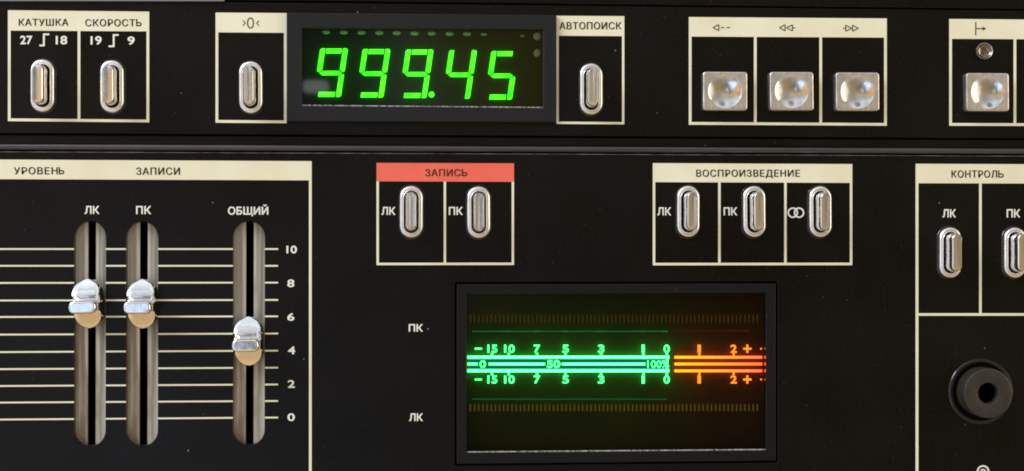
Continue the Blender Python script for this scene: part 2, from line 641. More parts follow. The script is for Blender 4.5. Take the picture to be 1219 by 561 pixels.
# the box behind the faceplates
bm = bmesh.new()
bmesh.ops.create_cube(bm, size=1.0)
zc0, zc1 = 0.0, zt(-44)
for v in bm.verts:
    v.co = Vector(((XL - 0.004) if v.co.x < 0 else (XR + 0.004), 0.016 if v.co.y < 0 else 0.20, zc0 if v.co.z < 0 else zc1))
finish('chassis', bm, M['hole'], rec)


# --- printed legend frames
def band(bm, x0, x1, yt0, yt1, yb0, yb1, h1=INK):
    """a printed quad; yt0/yt1 top edge at its left/right, yb0/yb1 the bottom edge"""
    prism(bm, [(x0, yt0), (x1, yt1), (x1, yb1), (x0, yb0)], 0, h1, back=False)


def legend(x0, x1, t0, t1, hb0, hb1, b0, b1, divs, label=None, w=3.2, red=False):
    o_bm = bmesh.new()
    band(o_bm, x0, x1, t0, t1, hb0, hb1)
    f_bm = o_bm if not red else bmesh.new()
    lerp = lambda x, a, b: a + (b - a) * (x - x0) / (x1 - x0)
    band(f_bm, x0, x0 + w, hb0, lerp(x0 + w, hb0, hb1), b0, lerp(x0 + w, b0, b1))
    band(f_bm, x1 - w, x1, lerp(x1 - w, hb0, hb1), hb1, lerp(x1 - w, b0, b1), b1)
    edges = [x0 + w]
    for d in divs:
        band(f_bm, d - w / 2, d + w / 2, lerp(d, hb0, hb1), lerp(d, hb0, hb1), lerp(d, b0, b1), lerp(d, b0, b1))
        edges += [d - w / 2, d + w / 2]
    edges.append(x1 - w)
    for a, b in zip(edges[::2], edges[1::2]):
        band(f_bm, a, b, lerp(a, b0, b1) - w, lerp(b, b0, b1) - w, lerp(a, b0, b1), lerp(b, b0, b1))
    name = 'legend_frame'
    o = finish(name, f_bm, M['cream'], rec)
    if red:
        finish('header_band', o_bm, M['red'], o)
    if label:
        o['label'] = label
    return o


def lettering(parent, material, build, name='lettering'):
    bm = bmesh.new()
    build(bm)
    face_out(bm)
    return finish(name, bm, material, parent, recalc=False)


H2 = 2 * INK          # lettering on a printed band
fr1 = legend(9.4, 177.6, 12.3, 14.0, 36.5, 37.5, 144.3, 145.8, [94], 'cream printed frame headed КАТУШКА and СКОРОСТЬ')
fr2 = legend(256.6, 341.2, 15.1, 15.7, 38.6, 39.2, 146.2, 146.8, [], 'cream printed frame with zero reset mark left of the green counter')
fr3 = legend(662.4, 743.2, 18.9, 19.4, 42.6, 43.2, 147.6, 148.2, [], 'cream printed frame headed АВТОПОИСК', w=2.7)
fr4 = legend(820, 1055.7, 20.4, 22.1, 43.6, 44.9, 148.6, 149.8, [899.1, 977], 'cream printed frame with winding arrows above three buttons')
fr5 = legend(1130, 1290, 22.7, 24.0, 46.3, 47.2, 149.8, 150.3, [1208.2], 'cream printed frame with arrow mark above a button and dark lamp')
fr6 = legend(448.2, 611.9, 194.0, 194.6, 216.0, 216.6, 315.8, 315.6, [529.6], 'printed frame with red header reading ЗАПИСЬ', w=2.8, red=True)
fr7 = legend(777.1, 1014.6, 194.3, 195.5, 216.9, 217.8, 316.0, 315.8, [856.4, 935], 'cream printed frame headed ВОСПРОИЗВЕДЕНИЕ', w=2.9)
# КОНТРОЛЬ frame runs on below and to the right
bm = bmesh.new()
band(bm, 1090, 1300, 195.1, 196.0, 218.2, 218.8)
band(bm, 1090, 1093.3, 218.2, 218.2, 640, 640)
band(bm, 1165.6, 1168.6, 218.5, 218.5, 373, 373)
band(bm, 1244, 1247, 218.6, 218.6, 373, 373)
band(bm, 1093.3, 1300, 373.0, 373.0, 376.0, 376.0)
fr8 = finish('legend_frame', bm, M['cream'], rec)
fr8['label'] = 'cream printed frame headed КОНТРОЛЬ around two switches and the socket'
# fader frame
bm = bmesh.new()
band(bm, -150, 371, 189.3, 192.0, 212.8, 214.8)
band(bm, 367.8, 371, 214.8, 214.8, 640, 640)
fr9 = finish('legend_frame', bm, M['cream'], rec)
fr9['label'] = 'cream printed frame headed УРОВЕНЬ ЗАПИСИ around the three faders'


def step(bm, x0, x1, x2, yt, yb, h=INK):
    stroke(bm, x0, yb, x1 + 1, yb, 2, 0, h)
    stroke(bm, x1, yb - 1.01, x1, yt + 1.01, 2.1, 0, h)
    stroke(bm, x1 - 1, yt, x2, yt, 2, 0, h)


TH = 0.001   # normal stroke weight of header lettering
def words(parent, material, *rows):
    for r_ in rows:
        lettering(parent, material, lambda b: text(b, *r_))


words(fr1, M['ink'], ('КАТУШКА', 22.2, 81, 22.4, 30.6, H2, TH, 1.1), ('СКОРОСТЬ', 101.4, 168.7, 22.8, 31.4, H2, TH, 1.1))
words(fr1, M['white'], ('27', 24, 38.6, 42.6, 53, INK, 0.022), ('18', 66.4, 80, 42.8, 53, INK, 0.022),
      ('19', 107.8, 121, 43.2, 53.4, INK, 0.022), ('9', 151.8, 160.3, 43.6, 53.6, INK, 0.022))
lettering(fr1, M['white'], lambda b: step(b, 47, 52.2, 58.6, 41, 54.2), 'step_symbol')
lettering(fr1, M['white'], lambda b: step(b, 129.2, 135.3, 141.2, 41.8, 55.2), 'step_symbol')


def zero_mark(b):
    ax = lambda x, y, dx: (stroke(b, x, y - 3, x + dx, y, 1.1, INK, H2), stroke(b, x + dx, y, x, y + 3, 1.1, INK, H2))
    ax(289.2, 27.6, 3)
    ax(308.4, 27.8, -3)
    text(b, '0', 294, 302.4, 20.8, 34.2, H2, -0.012)


lettering(fr2, M['ink'], zero_mark, 'zero_symbol')
lettering(fr3, M['ink'], lambda b: text(b, 'АВТОПОИСК', 665.8, 739.4, 26.3, 35, H2, TH, 1.08))


def tri(b, xa, xb, y, hh=3.6, w=1.1):
    """outline triangle with its point at xa and its upright side at xb"""
    stroke(b, xa, y, xb, y - hh, w, INK, H2)
    stroke(b, xb, y - hh, xb, y + hh, w, INK, H2 + 0.01 * MM)
    stroke(b, xb, y + hh, xa, y, w, INK, H2 + 0.005 * MM)


def arrows(b):
    tri(b, 848.8, 855.6, 33.0)
    stroke(b, 858, 33, 862.2, 33, 1.1, INK, H2)
    stroke(b, 865, 33, 869.2, 33, 1.1, INK, H2)
    tri(b, 927.9, 934.6, 33.2)
    tri(b, 936.4, 943.4, 33.2)
    stroke(b, 943.9, 33.2, 946.6, 33.2, 1.1, INK, H2)
    stroke(b, 1003.6, 33.7, 1006.2, 33.7, 1.1, INK, H2)
    tri(b, 1013.8, 1006.8, 33.7)
    tri(b, 1021.8, 1014.9, 33.7)


lettering(fr4, M['ink'], arrows, 'arrow_symbols')


def bararrow(b):
    stroke(b, 1161.6, 26.2, 1161.6, 42.2, 1.2, INK, H2)
    stroke(b, 1162.3, 34.2, 1170.4, 34.2, 1.2, INK, H2)
    prism(b, [(1170, 31.8), (1174, 34.2), (1170, 36.6)], INK, H2)


lettering(fr5, M['ink'], bararrow, 'arrow_symbol')
lettering(fr6, M['ink_red'], lambda b: text(b, 'ЗАПИСЬ', 506, 556.4, 201.3, 209.9, H2 + 0.01 * MM, 0.001, 1.1))
words(fr6, M['white'], ('ЛК', 454, 470.8, 246.4, 256, INK, 0.022), ('ПК', 534.3, 551, 246.4, 256, INK, 0.022))
lettering(fr7, M['ink'], lambda b: text(b, 'ВОСПРОИЗВЕДЕНИЕ', 828.7, 951.8, 202, 212.2, H2, 0.004, 1.12))


words(fr7, M['white'], ('ЛК', 782.5, 799, 246.9, 256.5, INK, 0.022), ('ПК', 861.4, 877.8, 246.9, 256.5, INK, 0.022))


def stereo(b):
    ring(b, 943.8, 253.3, 5.4, 1.7, 0, INK)
    ring(b, 951.2, 253.3, 5.4, 1.7, 0, INK * 1.2)


lettering(fr7, M['white'], stereo, 'linked_rings')
lettering(fr8, M['ink'], lambda b: text(b, 'КОНТРОЛЬ', 1132.6, 1195, 202.8, 211.6, H2, TH, 1.1))


words(fr8, M['white'], ('ЛК', 1122, 1138, 249.2, 259, INK, 0.022), ('ПК', 1198.4, 1214.6, 249.2, 259, INK, 0.022))


def control_marks(b):
    ring(b, 1170.3, 561.5, 6.6, 1.9, 0, INK)
    ring(b, 1170.3, 562.5, 3.2, 1.6, 0, INK, 150, 390, 20)


lettering(fr8, M['white'], control_marks, 'headphone_symbol')
words(fr9, M['ink'], ('УРОВЕНЬ', 16.4, 76.6, 199, 207.6, H2, TH, 1.12), ('ЗАПИСИ', 162, 213.8, 199.4, 208.2, H2, TH, 1.12))
words(fr9, M['white'], ('ЛК', 100.8, 118.3, 245.2, 254.8, INK, 0.022), ('ПК', 162, 180, 245.4, 255, INK, 0.022), ('ОБЩИЙ', 271.4, 319.4, 243.6, 257.6, INK, 0.022))
lettering(rec, M['white'], lambda b: text(b, 'ПК', 486.6, 503.5, 386, 394.9, INK, 0.022), 'channel_lettering')['label'] = 'white ПК lettering left of the level meter'
lettering(rec, M['white'], lambda b: text(b, 'ЛК', 487, 503.5, 492.2, 501.4, INK, 0.022), 'channel_lettering')['label'] = 'white ЛК lettering left of the level meter'

# fader scale: eleven ruled lines, broken at the slots, and the numbers
ylef = [296.6, 316.6, 337, 357.9, 377.5, 398.5, 419.3, 439.6, 459.7, 479.4, 499.6]
yrig = [296.6, 316.6, 336.6, 357.2, 376.7, 397.2, 417.6, 437.8, 457.8, 477.5, 497.2]
bm = bmesh.new()
segs = [(-150, fader_px[0][0] - 18.6), (fader_px[0][0] + 19.1, fader_px[1][0] - 18.8), (fader_px[1][0] + 19.2, fader_px[2][0] - 18.7), (fader_px[2][0] + 19.2, 331)]
for a, b in zip(ylef, yrig):
    for xa, xb in segs:
        f = lambda x: a + (b - a) * x / 331.0
        band(bm, xa, xb, f(xa) - 0.95, f(xb) - 0.95, f(xa) + 0.95, f(xb) + 0.95)
fs = finish('fader_scale', bm, M['cream'], rec)


def nums(b):
    for s, y, x0, x1 in (('10', 297.2, 341, 353.4), ('8', 337.4, 342, 350.4), ('6', 377.4, 342, 350.4), ('4', 417.2, 342.6, 351.4), ('2', 457.2, 342.6, 351), ('0', 496.8, 342.2, 351)):
        text(b, s, x0, x1, y - 4.6, y + 4.6, INK, 0.022)


lettering(fs, M['white'], nums, 'scale_numerals')


# --- toggle switches
def toggle_meshes():
    # nickel surround: stadium ring with rounded shoulders
    bm = bmesh.new()
    lp = []
    ow, oh, iw, ih = 4.12, 9.25, 2.62, 7.5
    for dw, h in ((0, 0), (0, 1.2), (0.06, 1.55), (0.22, 1.85), (0.5, 2.05), (0.85, 2.12)):
        lp.append((pill((ow - dw) * MM, (oh - dw) * MM), h * MM))
    for dw, h in ((0.22, 2.08), (0.06, 1.95), (0, 1.7), (0, -1.2)):
        lp.append((pill((iw + dw) * MM, (ih + dw) * MM), h * MM))
    loft(bm, lp, cap0=False, cap1=False)
    bmesh.ops.recalc_face_normals(bm, faces=bm.faces)
    me = bpy.data.meshes.new('toggle_switch')
    bm.to_mesh(me)
    bm.free()
    # lever
    bm = bmesh.new()
    lp = []
    for w, hh, h in ((2.2, 7.0, -1.0), (2.2, 7.0, 2.0), (2.12, 6.95, 4.5), (2.02, 6.88, 7.4), (1.95, 6.82, 8.2), (1.80, 6.7, 8.6), (1.55, 6.5, 8.8)):
        lp.append((pill(w * MM, hh * MM, waist=0.05), h * MM))
    for w, hh, h in ((1.1, 6.1, 8.78), (0.5, 5.5, 8.72)):
        lp.append((pill(w * MM, hh * MM, waist=0.05), h * MM))
    loft(bm, lp)
    bmesh.ops.recalc_face_normals(bm, faces=bm.faces)
    ml = bpy.data.meshes.new('lever')
    bm.to_mesh(ml)
    bm.free()
    # black collar round the surround, and the dark throat between surround and lever
    bm = bmesh.new()
    lp = [(pill((4.62) * MM, 9.85 * MM), 0), (pill(4.62 * MM, 9.85 * MM), 0.35 * MM), (pill(4.5 * MM, 9.7 * MM), 0.5 * MM), (pill(4.14 * MM, 9.27 * MM), 0.5 * MM)]
    loft(bm, lp, cap1=False)
    bmesh.ops.recalc_face_normals(bm, faces=bm.faces)
    mc = bpy.data.meshes.new('collar')
    bm.to_mesh(mc)
    bm.free()
    bm = bmesh.new()
    loft(bm, [(pill(2.60 * MM, 7.48 * MM), 0.25 * MM), (pill(2.25 * MM, 7.05 * MM), 0.25 * MM)], cap1=False)
    mt = bpy.data.meshes.new('throat')
    bm.to_mesh(mt)
    bm.free()
    for me_, mt_ in ((me, M['nickel']), (ml, M['lever']), (mc, M['collar']), (mt, M['hole'])):
        me_.materials.append(mt_)
        for p in me_.polygons:
            p.use_smooth = True
        me_.set_sharp_from_angle(angle=R(38))
    return me, ml, mc, mt


tm = toggle_meshes()
sw0 = bpy.data.objects.new('toggle_switch', tm[0])
COL.objects.link(sw0)
sw0.parent = rec
for nm, md in (('lever', tm[1]), ('collar', tm[2]), ('throat', tm[3])):
    o = bpy.data.objects.new(nm, md)
    COL.objects.link(o)
    o.parent = sw0
switches = [
    (51.7, 102.6, 'chrome toggle switch below КАТУШКА'),
    (134.3, 103.6, 'chrome toggle switch below СКОРОСТЬ'),
    (299.0, 104.6, 'chrome toggle switch below the zero reset mark'),
    (703.2, 106.6, 'chrome toggle switch below АВТОПОИСК'),
    (489.6, 252.4, 'chrome toggle switch beside ЛК under the red header'),
    (569.6, 253.0, 'chrome toggle switch beside ПК under the red header'),
    (818.4, 252.0, 'chrome toggle switch beside ЛК under ВОСПРОИЗВЕДЕНИЕ'),
    (896.8, 252.2, 'chrome toggle switch beside ПК under ВОСПРОИЗВЕДЕНИЕ'),
    (975.3, 252.4, 'chrome toggle switch beside the two linked rings'),
    (1129.6, 300.8, 'chrome toggle switch below ЛК under КОНТРОЛЬ'),
    (1206.4, 300.9, 'chrome toggle switch below ПК at the right edge'),
]
for i, (px, py, lab) in enumerate(switches):
    if i == 0:
        o = sw0
    else:
        o = sw0.copy()
        COL.objects.link(o)
        o.parent = rec
        for ch in list(sw0.children):
            c = ch.copy()
            COL.objects.link(c)
            c.parent = o
            if ch.name.startswith('lever'):
                c.rotation_euler = (R(random.uniform(-0.6, 0.6)), 0, R(random.uniform(-1.2, 1.2)))
    o.location = P(px, py, 0)
    o.rotation_euler = (0, R(random.uniform(-0.5, 0.5)), 0)
    o['label'] = lab


# --- square buttons with a round finger dish
def button_mesh():
    bm = bmesh.new()
    hw, hh, r = 8.0, 6.95, 0.9
    n = 96

    def outline(inset):
        pts = []
        w, h_, rr = hw - inset, hh - inset, max(r - inset, 0.3)
        for i in range(n):
            a = 2 * math.pi * i / n
            ca, sa = math.cos(a), math.sin(a)
            t = min(w / abs(ca) if abs(ca) > 1e-9 else 1e9, h_ / abs(sa) if abs(sa) > 1e-9 else 1e9)
            x_, z_ = t * ca, t * sa
            cx_, cz_ = w - rr, h_ - rr
            if abs(x_) > cx_ and abs(z_) > cz_:      # slide the corner points onto the rounded corner
                # solve |(t ca - cx, t sa - cz)| = rr for the outer root
                ux, uz = math.copysign(cx_, x_), math.copysign(cz_, z_)
                bq = ca * ux + sa * uz
                disc = max(bq * bq - (ux * ux + uz * uz - rr * rr), 0)
                t = bq + math.sqrt(disc)
                x_, z_ = t * ca, t * sa
            pts.append((x_ * MM, z_ * MM))
        return pts

    def circ(rad):
        return [(rad * MM * math.cos(2 * math.pi * i / n), rad * MM * math.sin(2 * math.pi * i / n)) for i in range(n)]
    top = 3.4
    lp = [(outline(0), 0), (outline(0), (top - 0.45) * MM), (outline(0.1), (top - 0.16) * MM), (outline(0.28), (top - 0.03) * MM), (outline(0.5), top * MM)]
    lp += [(outline(0.62), top * MM), (circ(6.3), top * MM), (circ(6.18), top * MM), (circ(6.08), (top - 0.03) * MM)]
    a, s = 6.0, 1.25
    Rr = (a * a + s * s) / (2 * s)
    for k in range(0, 14):
        rad = a * (1 - k / 14)
        lp.append((circ(rad), (top - 0.08 - (math.sqrt(Rr * Rr - rad * rad) - (Rr - s))) * MM))
    rows = loft(bm, lp, cap1=False)
    c = bm.verts.new((0, -(top - 0.08 - s) * MM, 0))
    last = rows[-1]
    for i in range(n):
        bm.faces.new((last[i], last[(i + 1) % n], c))
    bmesh.ops.recalc_face_normals(bm, faces=bm.faces)
    me = bpy.data.meshes.new('push_button')
    bm.to_mesh(me)
    bm.free()
    me.materials.append(M['button'])
    me.materials.append(M['button_face'])
    for p in me.polygons:
        p.use_smooth = True
        if max((me.vertices[v].co.x ** 2 + me.vertices[v].co.z ** 2) ** 0.5 for v in p.vertices) > 6.2 * MM:
            p.material_index = 1
    me.set_sharp_from_angle(angle=R(30))
    return me


bmsh = button_mesh()
b0 = None
for px, py, lab in ((862.3, 109.2, 'square chrome button under the dashed left arrow'), (941.0, 109.4, 'square chrome button under the double left arrow'),
                    (1019.2, 109.8, 'square chrome button under the double right arrow'), (1173.4, 110.4, 'square chrome button below the small dark lamp')):
    if b0 is None:
        o = b0 = bpy.data.objects.new('push_button', bmsh)
    else:
        o = b0.copy()
    COL.objects.link(o)
    o.parent = rec
    o.location = P(px, py, 1.5 * MM)
    o.location.y = 0
    o.rotation_euler = (R(random.uniform(-1.4, 1.4)), R(random.uniform(-0.5, 0.5)), R(random.uniform(-1.6, 1.6)))
    o['label'] = lab

# --- small dark indicator lamp
p0 = P(1170.5, 61.4)


def disc_loop(r, n=40):
    return [(r * MM * math.cos(2 * math.pi * i / n), r * MM * math.sin(2 * math.pi * i / n)) for i in range(n)]


bm = bmesh.new()
loft(bm, [(disc_loop(3.1), 0), (disc_loop(3.1), 1.2 * MM), (disc_loop(2.98), 1.45 * MM), (disc_loop(2.78), 1.5 * MM), (disc_loop(2.66), 1.38 * MM), (disc_loop(2.66), 0.8 * MM)], cap1=False)
lamp = finish('indicator_lamp', bm, M['rim'], rec, smooth=35)
lamp.location = p0
lamp['label'] = 'small round dark indicator lamp above the rightmost square button'
bm = bmesh.new()
lp = [(disc_loop(2.64), 1.35 * MM)]
for k in range(1, 9):
    a = R(90 * k / 9)
    lp.append((disc_loop(2.64 * math.cos(a)), (1.35 - 1.2 * math.sin(a)) * MM))
lp.append((disc_loop(0.40), 0.62 * MM))
lp.append((disc_loop(0.2), 0.72 * MM))
loft(bm, lp)
finish('lens', bm, M['lens'], lamp, smooth=60)

# --- headphone socket
bm = bmesh.new()
loft(bm, [(disc_loop(12.0, 72), 0), (disc_loop(12.0, 72), 0.5 * MM), (disc_loop(11.8, 72), 0.75 * MM), (disc_loop(11.4, 72), 0.85 * MM), (disc_loop(10.7, 72), 0.85 * MM),
          (disc_loop(10.45, 72), 0.7 * MM), (disc_loop(10.4, 72), 0.1 * MM)], cap1=False)
jk = finish('headphone_socket', bm, M['collar'], rec, smooth=35)
jk.location = jack_c
jk['label'] = 'round black headphone socket with protruding collar'
bm = bmesh.new()
loft(bm, [(disc_loop(9.0, 72), 0.3 * MM), (disc_loop(9.0, 72), 7.2 * MM), (disc_loop(8.9, 72), 7.55 * MM), (disc_loop(8.6, 72), 7.75 * MM), (disc_loop(8.2, 72), 7.8 * MM),
          (disc_loop(4.2, 72), 7.8 * MM), (disc_loop(3.9, 72), 7.7 * MM), (disc_loop(3.7, 72), 7.4 * MM), (disc_loop(3.6, 72), 2.0 * MM)], cap1=False)
g_ = bmesh.new()
loft(g_, [(disc_loop(10.42, 72), 0.12 * MM), (disc_loop(8.9, 72), 0.12 * MM)], cap1=False)
finish('socket_gap', g_, M['hole'], jk)
finish('barrel', bm, M['socket'], jk, smooth=35)
bm = bmesh.new()
loft(bm, [(disc_loop(3.59, 48), 4.8 * MM), (disc_loop(3.59, 48), -12 * MM)], cap1=True)
finish('socket_bore', bm, M['hole'], jk, smooth=35)


# --- faders
def knob_mesh():
    """chrome cap: stadium base, hollow slope up to a cross ridge, low flat toe below"""
    bm = bmesh.new()
    hw, hh = 4.65, 8.6
    zs = []
    n = 44
    for j in range(n + 1):
        t = -math.cos(math.pi * j / n)
        zs.append(t * hh * 0.999)

    def half(z):
        c = hh - hw
        if abs(z) <= c:
            return hw
        return math.sqrt(max(hw * hw - (abs(z) - c) ** 2, 0.0004))

    def H(z):
        if z > 0.6:                        # hollow slope above the ridge
            u = (hh - z) / (hh - 0.6)
            if u < 0.72:
                return 3.2 + 4.1 * (0.45 * u / 0.72 + 0.55 * math.sin(u / 0.72 * math.pi / 2))
            return 7.3 - 1.5 * math.sin((u - 0.72) / 0.28 * math.pi * 0.75)
        if z < -2.9:                       # sloping toe below it
            u = (z + hh) / (hh - 2.9)
            return 2.8 + 2.8 * u ** 0.85
        return 9.0
    rows = []
    for z in zs:
        w = half(z)
        h = H(z)
        row = []
        e = min(0.5, w * 0.4)
        prof = [(-w, -1.5), (-w, h - 0.5), (-w + e * 0.3, h - 0.15), (-w + e, h)]
        for k in range(1, 6):
            prof.append(((-w + e) + 2 * (w - e) * k / 6, h))
        prof += [(w - e, h), (w - e * 0.3, h - 0.15), (w, h - 0.5), (w, -1.5)]
        for x_, h_ in prof:
            row.append(bm.verts.new((x_ * MM, -h_ * MM, z * MM)))
        rows.append(row)
    for a, b in zip(rows, rows[1:]):
        for i in range(len(a) - 1):
            bm.faces.new((a[i], a[i + 1], b[i + 1], b[i]))
    bm.faces.new(rows[0])
    bm.faces.new(rows[-1][::-1])
    # the grip ridge: a rounded bar across the cap
    g = []
    for ins, h in ((0.35, 5.5), (0.25, 8.6), (0, 9.2), (0, 11.9), (0.12, 12.4), (0.4, 12.78), (0.7, 12.88), (0.8, 12.9), (0.95, 12.9)):
        g.append((rrect((4.7 - ins) * MM, (2.25 - ins) * MM, max(2.0 - ins, 0.35) * MM, cx=-0.22 * MM, cz=-1.0 * MM), h * MM))
    loft(bm, g, cap0=True)
    bmesh.ops.recalc_face_normals(bm, faces=bm.faces)
    me = bpy.data.meshes.new('knob')
    bm.to_mesh(me)
    bm.free()
    me.materials.append(M['chrome'])
    for p in me.polygons:
        p.use_smooth = True
    me.set_sharp_from_angle(angle=R(40))
    return me


km = knob_mesh()
WELL = 3.8 * MM
knob_py = [(107.0, 361.0), (171.2, 361.4), (297.0, 405.6)]
fl = ['left channel fader with its chrome knob near seven', 'right channel fader with its chrome knob near seven, second from left', 'master fader with its chrome knob near four']
for (cx, cz, hw, hh), (kx, ky), lab, kr in zip(fader_loops, knob_py, fl, (-2.6, -0.4, -0.9)):
    hw2, hh2 = hw + 0.02 * MM, hh + 0.02 * MM
    # side wall of the well
    bm = bmesh.new()
    loft(bm, [([(x_, z_) for x_, z_ in pill(hw2, hh2)], -0.3 * MM), (pill(hw2, hh2), -WELL)], cap1=False)
    fo = finish('fader', bm, M['well_wall'], rec, smooth=40)
    fo.location = (cx, 0, cz)
    fo['label'] = lab
    # floor: two metal cheeks either side of the slot
    sl = 1.38 * MM
    for s in (-1, 1):
        bm = bmesh.new()
        pts = [(x_, z_) for x_, z_ in pill(hw2, hh2, 24) if s * x_ > sl]
        pts.sort(key=lambda q: q[1])
        zmax = (hh2 - hw2) + math.sqrt(hw2 ** 2 - sl ** 2)
        loop = [(s * sl, -zmax)] + pts + [(s * sl, zmax)]
        if s < 0:
            loop = loop[::-1]
        loft(bm, [(loop, -WELL - 1.2 * MM), (loop, -WELL)], cap1=True)
        finish('floor_plate', bm, M['well'], fo)
    bm = bmesh.new()
    loft(bm, [([(-sl, -hh), (sl, -hh), (sl, hh), (-sl, hh)], -WELL - 6 * MM)], cap1=True)
    finish('slot', bm, M['hole'], fo)
    k = bpy.data.objects.new('knob', km)
    COL.objects.link(k)
    k.parent = fo
    kp = P(kx, ky, 1.0 * MM)
    k.location = (kp.x - cx, -0.6 * MM, kp.z - cz)
    k.rotation_euler = (0, R(kr), 0)

# --- digital counter
IN = lambda loop, t: loop


def inset(loop, d):
    """quad (x, z) loop TL TR BR BL moved inwards by d metres"""
    (ax, az), (bx, bz), (cx, cz), (dx, dz) = loop
    return [(ax + d, az - d), (bx - d, bz - d), (cx - d, cz + d), (dx + d, dz + d)]


bm = bmesh.new()
hb = 1.9
lp = [(disp_out, 0), (disp_out, (hb - 0.3) * MM), (inset(disp_out, 0.1 * MM), (hb - 0.08) * MM), (inset(disp_out, 0.3 * MM), hb * MM), (inset(disp_in, -0.35 * MM), hb * MM),
      (disp_in, (hb - 0.35) * MM), (disp_in, -1.5 * MM)]
loft(bm, lp, cap1=False)
dsp = finish('digital_display', bm, M['bezel'], rec)
dsp['label'] = 'digital counter in a charcoal frame showing 999.45 in green'
bm = bmesh.new()
loft(bm, [(inset(disp_in, -0.02 * MM), -4.0 * MM), (inset(disp_in, -0.02 * MM), -5.4 * MM)], cap1=True)
finish('display_backing', bm, M['displayback'], dsp)
bm = bmesh.new()
loft(bm, [(inset(disp_in, 0.03 * MM), -0.6 * MM), (inset(disp_in, 0.03 * MM), 0.6 * MM)], cap0=False)
finish('glass_pane', bm, M['glass'], dsp)
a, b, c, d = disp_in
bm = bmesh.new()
glint_w = 0.36 * MM
loop = [(d[0] + 0.05 * MM, d[1] + 0.03 * MM), (c[0] - 0.05 * MM, c[1] + 0.03 * MM), (c[0] - 0.05 * MM, c[1] + 0.03 * MM + glint_w), (d[0] + 0.05 * MM, d[1] + 0.03 * MM + glint_w)]
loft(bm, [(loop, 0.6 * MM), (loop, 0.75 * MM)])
finish('window_glint_strip', bm, M['edge_glint'], dsp)  # pale strip added as the bright line under the counter window
SEG = {}
Wd, Hd, T = 33.0, 58.0, 6.1
mid = Hd / 2 + 0.4
SEG['a'] = [(T + 1.3, 0.3), (Wd - T - 1.3, 0.3), (Wd - T - 1.3, T), (T + 1.3, T)]
SEG['f'] = [(1.6, 0.1), (T - 0.1, 0.1), (T - 0.1, mid - T / 2 - 0.2), (1.6, mid - 0.9), (0, mid - 2.4), (0, 1.8)]
SEG['b'] = [(Wd - T + 0.1, 0.1), (Wd - 1.6, 0.1), (Wd, 1.8), (Wd, mid - 2.4), (Wd - 1.6, mid - 0.9), (Wd - T + 0.1, mid - T / 2 - 0.2)]
SEG['g'] = [(2.9, mid), (T + 0.9, mid - T / 2 + 0.5), (Wd - T - 0.9, mid - T / 2 + 0.5), (Wd - 2.9, mid), (Wd - T - 0.9, mid + T / 2 - 0.3), (T + 0.9, mid + T / 2 - 0.3)]
SEG['c'] = [(Wd - 1.6, mid + 0.9), (Wd, mid + 2.4), (Wd, Hd - 1.8), (Wd - 1.6, Hd - 0.1), (Wd - T + 0.1, Hd - 0.1), (Wd - T + 0.1, mid + T / 2 + 0.2)]
SEG['d'] = [(T - 0.3, Hd - T), (Wd - T - 1.4, Hd - T), (Wd - T - 1.4, Hd - 0.2), (T - 0.3, Hd - 0.2)]
DIG = {'9': 'abcdfg', '4': 'bcfg', '5': 'acdfg'}
hD = -4.2 * MM
for ch, xm, y0 in (('9', 377.0, 57.6), ('9', 427.6, 58.3), ('9', 479.0, 58.9), ('4', 530.6, 59.7), ('5', 580.8, 60.8)):
    bm = bmesh.new()
    for sgm in DIG[ch]:
        pts = [(xm + u - 0.148 * (v - Hd / 2), y0 + v) for u, v in SEG[sgm]]
        prism(bm, pts, hD - 0.3 * MM, hD)
    finish('digit', bm, M['led'], dsp)
bm = bmesh.new()
prism(bm, [(513.8 + 3.5 * math.cos(R(a_)), 112.6 + 3.5 * math.sin(R(a_))) for a_ in range(0, 360, 20)], hD - 0.3 * MM, hD)
finish('decimal_point', bm, M['led'], dsp)
bm = bmesh.new()
for x_, y_, w_, h_ in [(388.2, 38.3, 5, 2.4), (409.2, 38.6, 5.2, 2.6), (430.4, 38.9, 5.2, 2.6), (451.5, 39.1, 5.2, 2.7), (472.2, 39.4, 5.2, 2.7), (493.4, 39.7, 5.2, 2.7), (514, 39.9, 5, 2.6),
                       (535.2, 40.2, 5.2, 2.8), (556, 40.4, 5.2, 2.6), (576, 41, 4, 1.5), (622, 43, 3, 1.4), (639.4, 43.4, 5, 5), (639.4, 63.4, 4.2, 5)]:
    q = P(x_, y_, -1.7 * MM)
    r_ = bmesh.ops.create_icosphere(bm, subdivisions=2, radius=1.0)
    for v in r_['verts']:
        v.co = Vector((q.x + v.co.x * w_ * 0.0003, q.y + v.co.y * 0.0009, q.z + v.co.z * h_ * 0.0003))
finish('pale_beads', bm, M['beads'], dsp, smooth=60)  # small pale beads set behind the glass

# --- level meter
bm = bmesh.new()
lp = [(met_bez, -2.5 * MM), (met_bez, -0.05 * MM), (inset(met_bez, 0.12 * MM), 0.2 * MM), (inset(met_bez, 0.3 * MM), 0.3 * MM), (inset(met_in, -0.2 * MM), 0.3 * MM), (met_in, 0.1 * MM), (met_in, -3.4 * MM)]
loft(bm, lp, cap1=False)
mtr = finish('level_meter', bm, M['meter_bezel'], rec)
mtr['label'] = 'dark glass level meter with green and amber lit scale lines'
bm = bmesh.new()
gap_out = inset(met_out, -0.6 * MM)
loft(bm, [(gap_out, -3.2 * MM), (inset(met_bez, 0.3 * MM), -3.2 * MM)], cap1=False)
finish('seam', bm, M['hole'], mtr)
bm = bmesh.new()
loft(bm, [(inset(met_in, -0.02 * MM), -3.4 * MM), (inset(met_in, -0.02 * MM), -6.4 * MM)], cap1=True)
finish('meter_backing', bm, M['meterback'], mtr)
bm = bmesh.new()
loft(bm, [(inset(met_in, 0.03 * MM), -1.4 * MM), (inset(met_in, 0.03 * MM), -0.4 * MM)], cap0=False)
finish('glass_pane', bm, M['smoke'], mtr)
